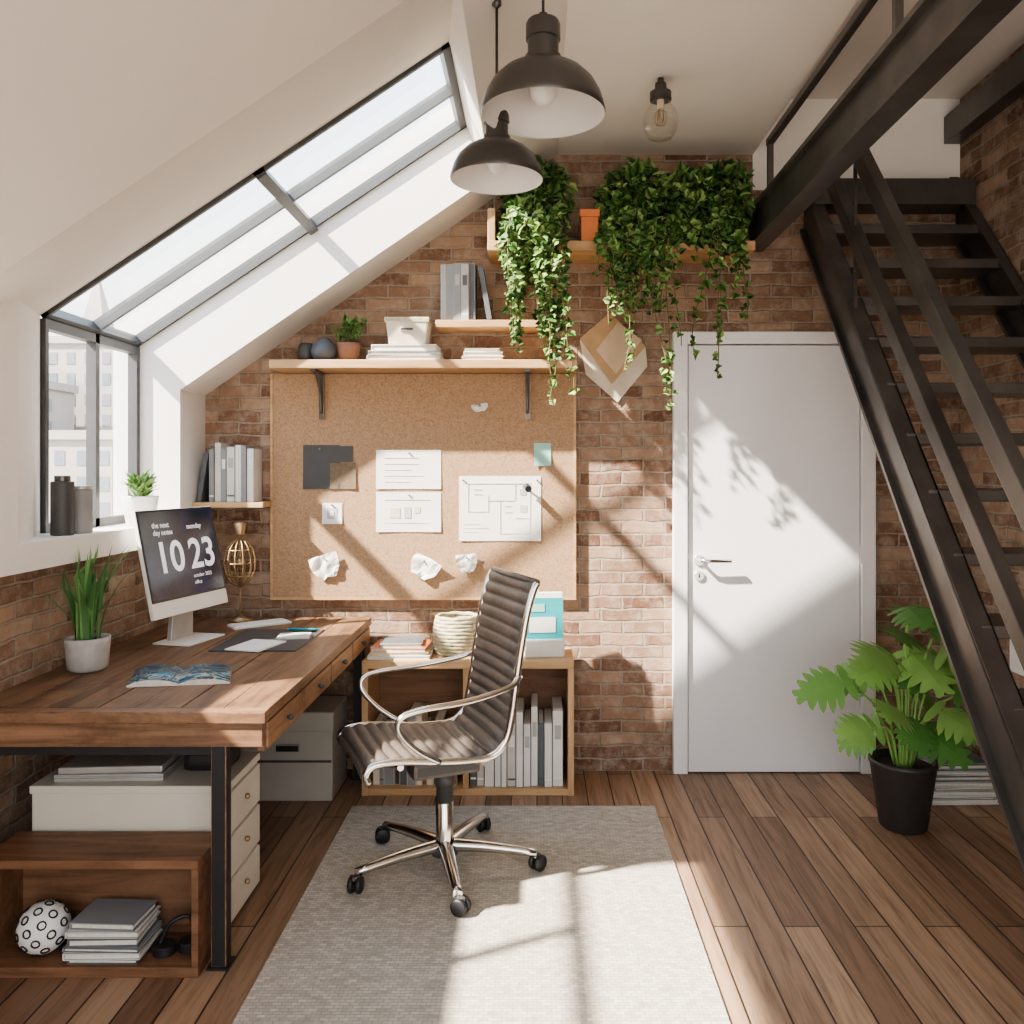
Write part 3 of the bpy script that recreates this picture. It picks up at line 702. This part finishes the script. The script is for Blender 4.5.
book_stack('book_stack',-1.25,2.515,.03,[(.2,.15,.014,BOOKC[2],0),(.22,.16,.022,BOOKC[3],.02),(.22,.16,.012,BOOKC[4],-.03),(.20,.15,.026,BOOKC[2],.03),(.21,.15,.02,BOOKC[0],0),(.19,.14,.022,BOOKC[4],-.05)])
b=B('pair_of_headphones'); b.M=Matrix.Translation((-1.06,2.50,.03)); b.cyl((-.035,0,0),.033,.028,BLACK,20); b.cyl((.03,.02,0),.031,.028,BLACK,20)
b.tube(smooth([(-.05,0,.02),(-.04,.05,.06),(.01,.07,.07),(.04,.04,.025)]),.006,BLACK,8); b.done()
b=B('filing_box')
b.box(-1.30,-.895,3.72,3.99,0,.38,CABG,.006); b.box(-1.305,-.89,3.715,3.995,.30,.39,CABG,.008); b.box(-1.14,-1.04,3.705,3.716,.22,.25,BLACK,.002); b.box(-1.295,-.9,3.717,3.72,.17,.18,DGREY); b.done()

# ------------------------------------------------------------------ low bookshelf
b=B('low_bookshelf')
sx0,sx1,sy0,sy1=-.78,.165,3.78,4.07
b.box(sx0,sx1,sy0,sy1,.565,.60,PINE,.004)
b.box(sx1-.028,sx1,sy0,sy1,0,.565,PINEZ,.003); b.box(sx0,sx0+.028,sy0,sy1,0,.565,PINEZ,.003); b.box(-.33,-.305,sy0+.01,sy1,.03,.565,PINEZ)
b.box(sx0+.028,sx1-.028,sy0+.005,sy1,.0,.03,PINE,.002); b.box(sx0+.028,sx1-.028,sy1-.012,sy1,.03,.565,CRATE); b.done()
book_row('book_row',-.30,.12,3.80,4.04,.03,.28,.36,.025,.05,[BOOKC[0],BOOKC[3],BOOKC[1],BOOKC[5],BOOKC[3],BOOKC[2]])
book_row('book_row',-.74,-.345,3.82,4.04,.03,.22,.32,.02,.05,[BOOKC[2],BOOKC[4],CREAM,BOOKC[6],TERRA])
book_stack('book_stack',-.62,3.91,.60,[(.28,.21,.018,BOOKC[3],0),(.26,.2,.014,YEL,.06),(.25,.19,.02,ORANGE,-.05),(.19,.16,.015,BOOKC[2],.08)])
b=B('woven_basket')
for k in range(11):
    rr=.085+.012*math.sin(k/10*math.pi); b.tube([(-.37+rr*1.1*math.cos(q),3.95+rr*math.sin(q),.609+k*.0160+(.002*math.sin(q*8+k*3.14))) for q in [2*math.pi*i/36 for i in range(37)]],.0095,STRAW,8,caps=False)
b.lathe([(0,0),(.085,0),(.085,.01),(0,.01)],(-.37,3.95,.60),STRAW,20); b.done()
b=B('magazine_box')
b.M=Matrix.Translation((.03,3.92,.60))@Matrix.Rotation(.1,4,'Z')
b.box(-.09,.09,-.07,.07,0,.08,POTW,.006); b.box(-.085,.085,-.05,-.044,.03,.27,TEAL,.002); b.box(-.07,.05,-.052,-.049,.11,.18,PAPER); b.box(-.07,.0,-.052,-.049,.205,.24,MINT)
b.box(-.08,.085,-.035,-.01,.02,.29,PAPER,.003); b.box(-.08,.08,.0,.03,.02,.26,BLUE,.002); b.done()

# ------------------------------------------------------------------ office chair
b=B('office_chair')
b.M=Matrix.Translation((-.335,3.08,.009))@Matrix.Rotation(math.atan2(-.40,-.92),4,'Z')
prof=smooth([(.325,0,.425),(.335,0,.455),(.305,0,.482),(.21,0,.482),(.09,0,.466),(-.03,0,.456),(-.105,0,.462),(-.150,0,.505),(-.172,0,.58),(-.187,0,.68),(-.207,0,.81),(-.232,0,.94),(-.257,0,1.02),(-.27,0,1.043)],16)
L_=[0]
for a_,c_ in zip(prof,prof[1:]): L_.append(L_[-1]+(c_-a_).length)
tot=L_[-1]; rib=.044; M_=int(tot/rib)*8
def samp(s_):
    for i in range(len(L_)-1):
        if L_[i+1]>=s_:
            u=(s_-L_[i])/max(1e-9,L_[i+1]-L_[i]); return prof[i].lerp(prof[i+1],u),(prof[i+1]-prof[i]).normalized()
    return prof[-1],(prof[-1]-prof[-2]).normalized()
rows=[];W=.212
for k in range(M_+1):
    p,tg=samp(tot*k/M_)
    bulge=.011*abs(math.sin(math.pi*k/8))**.7
    sag=lambda w:.010*(1-(w/W)**2)
    nr=Vector((tg.z,0,-tg.x))
    ws=[-W,-W*.95,-W*.5,0,W*.5,W*.95,W]
    rows.append(([b.v(p+nr*((bulge if abs(w)<W else 0)+.004-sag(w))*1+Vector((0,w,0))) for w in ws],[b.v(p-nr*((bulge if abs(w)<W else 0)*.8+.006+sag(w))+Vector((0,w,0))) for w in ws]))
for (a1,a2),(c1,c2) in zip(rows,rows[1:]):
    for i in range(6):
        b.f([a1[i],a1[i+1],c1[i+1],c1[i]],SEATM,True); b.f([a2[i+1],a2[i],c2[i],c2[i+1]],SEATM,True)
    for i in (0,6): b.f([a1[i],c1[i],c2[i],a2[i]],SEATM,True)
for sg in (-1,1):
    b.tube([p+Vector((0,sg*.222,0)) for p in prof[::3]]+[prof[-1]+Vector((0,sg*.222,0))],.0125,CHROME,10)
    arm=smooth([(-.200,sg*.23,.725),(-.15,sg*.26,.70),(-.0,sg*.285,.675),(.17,sg*.29,.665),(.235,sg*.285,.645),(.24,sg*.275,.60),(.18,sg*.26,.53),(.09,sg*.235,.468)],6)
    b.tube(arm,.0125,CHROME,10,flat=.75)
for (x,z) in ((.22,.465),(-.07,.443)):
    b.tube([(x,-.225,z),(x,-.1,z-.03),(x,.1,z-.03),(x,.225,z)],.011,CHROME,8)
for (x,z) in ((-.236,.82),(-.283,1.02)):
    b.tube([(x+.02,-.225,z),(x-.01,-.1,z),(x-.01,.1,z),(x+.02,.225,z)],.011,CHROME,8)
b.tube([prof[-1]+Vector((0,-.222,.003)),prof[-1]+Vector((0,.222,.003))],.012,SEATM,8)
b.box(-.12,.13,-.055,.055,.345,.405,DGREY,.015)
b.tube([(.21,0,.435),(.05,0,.39)],.016,CHROME,8); b.tube([(-.07,0,.413),(-.05,0,.38)],.016,CHROME,8)
b.lathe([(0,.35),(.034,.35),(.034,.30),(.03,.30),(.03,.17),(.026,.17),(.024,.10),(.05,.09),(.055,.07),(.05,.055),(0,.055)],(0,0,0),DGREY,20)
b.lathe([(.032,.08),(.032,.24),(.027,.245)],(0,0,0),CHROME,20)
b.tube([(.02,-.06,.37),(.05,-.2,.35)],.006,CHROME,8); b.sphere((.05,-.2,.35),.013,BLACK,10)
for k in range(5):
    a=2*math.pi*k/5+math.radians(-78)+math.radians(158); d=Vector((math.cos(a),math.sin(a),0)); sd=Vector((-d.y,d.x,0))
    pr=None
    for i in range(9):
        u=i/8; c=d*(.035+.30*u)+Vector((0,0,.090-.022*u*u+.0)); w=.026-.010*u; h=.019-.008*u
        ring=[b.v(c+sd*w-Vector((0,0,h))),b.v(c+sd*w*.9+Vector((0,0,h*.5))),b.v(c+Vector((0,0,h))),b.v(c-sd*w*.9+Vector((0,0,h*.5))),b.v(c-sd*w-Vector((0,0,h)))]
        if pr:
            for j in range(5): b.f([pr[j],pr[(j+1)%5],ring[(j+1)%5],ring[j]],CHROME,True)
        pr=ring
    b.f(pr,CHROME)
    e=d*.33; b.cyl(e+Vector((0,0,.048)),.007,.03,CHROME,10)
    ra=a+.9; rd=Vector((math.cos(ra),math.sin(ra),0)); rs=Vector((-rd.y,rd.x,0)); cc=e+rd*.012+Vector((0,0,.029))
    for sg in (-1,1): b.lathe([(0,-.009),(.024,-.009),(.029,-.005),(.029,.005),(.024,.009),(0,.009)],cc+rs*sg*.014,BLACK,18,True,rs)
    b.box(cc.x-.012,cc.x+.012,cc.y-.012,cc.y+.012,.045,.058,DGREY,.004)
b.done()

# ------------------------------------------------------------------ pendants
def pendant(name,x,y,zr,r,ztop):
    b=B(name); k=r/.171
    P=[(.171,0),(.173,.006),(.170,.02),(.161,.05),(.143,.083),(.116,.110),(.085,.128),(.060,.137),(.050,.140),(.050,.160),(.043,.162),(.043,.205),(.048,.207),(.048,.248),(.043,.258),(.016,.262),(.012,.28),(0,.282)]
    b.lathe([(a*k,c*k) for a,c in P],(x,y,zr),SHADE,48,crisp=True)
    b.lathe([(a*k,c*k) for a,c in [(.171,0),(.166,.004),(.155,.047),(.135,.08),(.108,.105),(.075,.122),(.04,.128),(0,.128)]],(x,y,zr),SHIN,48)
    b.sphere((x,y,zr+.07*k),.038*k,POTW,20,1.2); b.cyl((x,y,zr+.10*k),.02*k,.03*k,GREY)
    b.tube([(x,y,zr+.275*k),(x,y,ztop)],.004,BLACK,8); b.lathe([(0,0),(.014,0),(.014,-.02),(.004,-.03)],(x,y,ztop),SHADE,24)
    b.done(False)
pendant('pendant_lamp',.017,2.36,2.437,.171,inner(.017)+.008)
pendant('pendant_lamp',-.118,2.49,2.30,.135,inner(-.118)+.008)
b=B('bulb_lamp'); c=Vector((.48,3.3,.05))
b.lathe([(0,2.925),(.012,2.92),(.012,2.905),(.022,2.90),(.024,2.87),(.042,2.865),(.042,2.835),(0,2.835)],c,SHADE,24,crisp=True)
b.lathe([(.036,2.842),(.040,2.82),(.060,2.79),(.068,2.76),(.064,2.72),(.045,2.69),(0,2.68)],c,BULBG,28)
b.cyl(c+Vector((0,0,2.80)),.014,.045,CREAM,14)
b.tube([c+Vector((.012*math.cos(q),.012*math.sin(q),2.80-.05*abs(math.sin(q*1.5)))) for q in [2*math.pi*i/24 for i in range(25)]],.0015,BRASS,5)
b.lathe([(.0,2.80),(.02,2.79),(.026,2.765),(.018,2.74),(0,2.735)],c,BULBG,16)
b.done(False)

# ------------------------------------------------------------------ monstera
def mleaf(b,p,d,n,Ls,m):
    d=d.normalized(); sd=d.cross(n).normalized(); n=sd.cross(d)
    K=6
    def P(a,w):
        return b.v(p+d*(a*Ls)+sd*(w*Ls)+n*(-.35*a*a*Ls*.6 -.35*w*w*Ls +.02*Ls))
    wid=lambda s:.50*math.sin(math.pi*min(1,(s*.86+.14))**.85)**.7
    for sg in (-1,1):
        for k in range(K):
            s0=k/K; s1=(k+1)/K; sm=(s0+s1)/2
            w0=wid(max(s0,.02)); w1=wid(min(s1,.97)); wm=wid(sm)
            lean=.16*(1-s0*.3) - (.18 if k==0 else 0)
            a=P(s0,0); e=P(s1,0)
            i0=P(s0+lean*.45,sg*w0*.5); i1=P(s1+lean*.45,sg*w1*.5)
            g=.022
            m0=P(s0+lean*.75+g,sg*wm*.82); m1=P(s1+lean*.75-g,sg*wm*.82)
            t0=P(sm+lean+.0,sg*wm*1.05)
            b.f([a,i0,i1,e],m,True); b.f([i0,m0,m1,i1],m,True); b.f([m0,t0,m1],m,True)
b=B('potted_monstera'); c=Vector((1.49,3.46,0))
b.lathe([(0,0),(.085,0),(.092,.008),(.128,.255),(.133,.26),(.133,.275),(.120,.275),(.116,.25),(0,.245)],c,POTD,36); b.lathe([(0,.25),(.117,.25)],c,SOIL,24)
spec=[(-.95,.36,.30,.22),(-.60,.52,.24,.24),(-.25,.60,.10,.22),(.2,.64,.16,.24),(.62,.52,.24,.23),(.95,.34,.28,.22),(1.0,.18,.24,.20),(-.9,.18,.22,.20),(-.1,.42,-.02,.22),(.35,.30,.12,.22),(-.45,.26,.14,.22),(.0,.20,.10,.20),(.75,.42,.16,.22),(-.75,.46,.16,.2),(.5,.66,.20,.2),(-.4,.38,.16,.22),(.15,.50,.06,.24),(.45,.16,.16,.2),(-.3,.12,.16,.2),(.6,.26,.2,.22),(.0,.70,.05,.2)]
for i,(ax,h,rad,Ls) in enumerate(spec):
    dirx=Vector((ax,-math.sqrt(max(0,1-ax*ax))*(.9 if i%3 else -.5)-.1,0)).normalized()
    rad_=abs(rad)*.72+.03
    tip=c+Vector((dirx.x*rad_,dirx.y*rad_*.8,.26+h*.90))
    st_=c+Vector((dirx.x*.03,dirx.y*.03,.24))
    mid=(st_+tip)/2+Vector((-dirx.x*.03,0,.07))
    b.tube(smooth([st_,mid,tip],6),[.005]*13,LEAF[1],6)
    d=Vector((dirx.x,dirx.y*.6-.15,-.15+R(-.3,.4))); nr=Vector((dirx.x*.1+R(-.25,.25),-.65,.75))
    mleaf(b,tip-d.normalized()*.04,d,nr,Ls*R(.85,1.05),LEAF[i%3])
b.done(False)
book_stack('magazine_stack',1.85,3.80,0,[(.30,.24,.020,BOOKC[3],.03),(.28,.23,.014,BOOKC[2],-.05),(.30,.24,.022,BOOKC[0],.02),(.27,.22,.018,BOOKC[4],.07),(.29,.24,.022,BOOKC[5],-.04),(.26,.22,.026,BOOKC[6],.02),(.27,.22,.018,BOOKC[1],-.06),(.24,.20,.030,BOOKC[2],.05)],cov=.3)

# ------------------------------------------------------------------ outside
b=B('city_skyline'); FAC=mat('facade',(.40,.37,.34),.9,var=.08,scale=.2); FW=mat('facade_window',(.20,.22,.25),.5)
for (x,y,w,d,h) in ((-34,52,7,8,7.0),(-26,50,6,8,3.6),(-31,60,5,5,10.5),(-20,58,9,8,2.5),(-40,56,8,8,4.5),(-24,66,5,6,6.5),(-46,62,9,8,8)):
    b.box(x-w/2,x+w/2,y-d/2,y+d/2,-14,h,FAC); b.box(x-w/2-.2,x+w/2+.2,y-d/2-.2,y+d/2+.2,h-.5,h,FAC)
    nn_=int(w/1.2); 
    for i in range(nn_):
        for j in range(12):
            zz=h-1.9-j*1.4; xx=x-w/2+.5+i*1.2; b.box(xx,xx+.55,y-d/2-.03,y-d/2,zz,zz+.8,FW)
            yy=y-d/2+.5+i*1.1; b.box(x+w/2,x+w/2+.03,yy,yy+.5,zz,zz+.8,FW)
b.hexa([(-32,59,10.5),(-30,59,10.5),(-30,61,10.5),(-32,61,10.5)],[(-31.1,59.9,15),(-30.9,59.9,15),(-30.9,60.1,15),(-31.1,60.1,15)],FAC)
b.done()

# ------------------------------------------------------------------ light + world + camera
sun=bpy.data.lights.new('sun','SUN'); sun.energy=22.0; sun.angle=.022; sun.color=(1,.90,.77)
so=bpy.data.objects.new('sun',sun); so.rotation_euler=Vector((1,.5,-1)).to_track_quat('-Z','Y').to_euler(); so.location=(-6,-3,8); bpy.context.collection.objects.link(so)
w=bpy.data.worlds.new('World'); scene.world=w; w.use_nodes=True; nt=w.node_tree; bg=nt.nodes['Background']
tc=N(nt,'ShaderNodeTexCoord'); sp=N(nt,'ShaderNodeSeparateXYZ'); nt.links.new(tc.outputs['Generated'],sp.inputs[0])
r=ramp(nt,[(0.0,(.86,.79,.70)),(.05,(1,.96,.90)),(.45,(.74,.87,1.0)),(1,(.55,.74,1.0))]); nt.links.new(sp.outputs['Z'],r.inputs['Fac'])
nt.links.new(r.outputs['Color'],bg.inputs['Color']); bg.inputs['Strength'].default_value=3.2
cam=bpy.data.cameras.new('cam'); cam.sensor_width=36; cam.lens=36*850/1024; cam.shift_x=-25/1024; cam.shift_y=-42/1024; cam.clip_start=.05; cam.clip_end=300
co=bpy.data.objects.new('camera',cam); co.location=(0,0,1.45); co.rotation_euler=(math.pi/2,0,0); bpy.context.collection.objects.link(co); scene.camera=co
scene.view_settings.view_transform='AgX'; scene.view_settings.look='AgX - Medium High Contrast'; scene.view_settings.exposure=.2
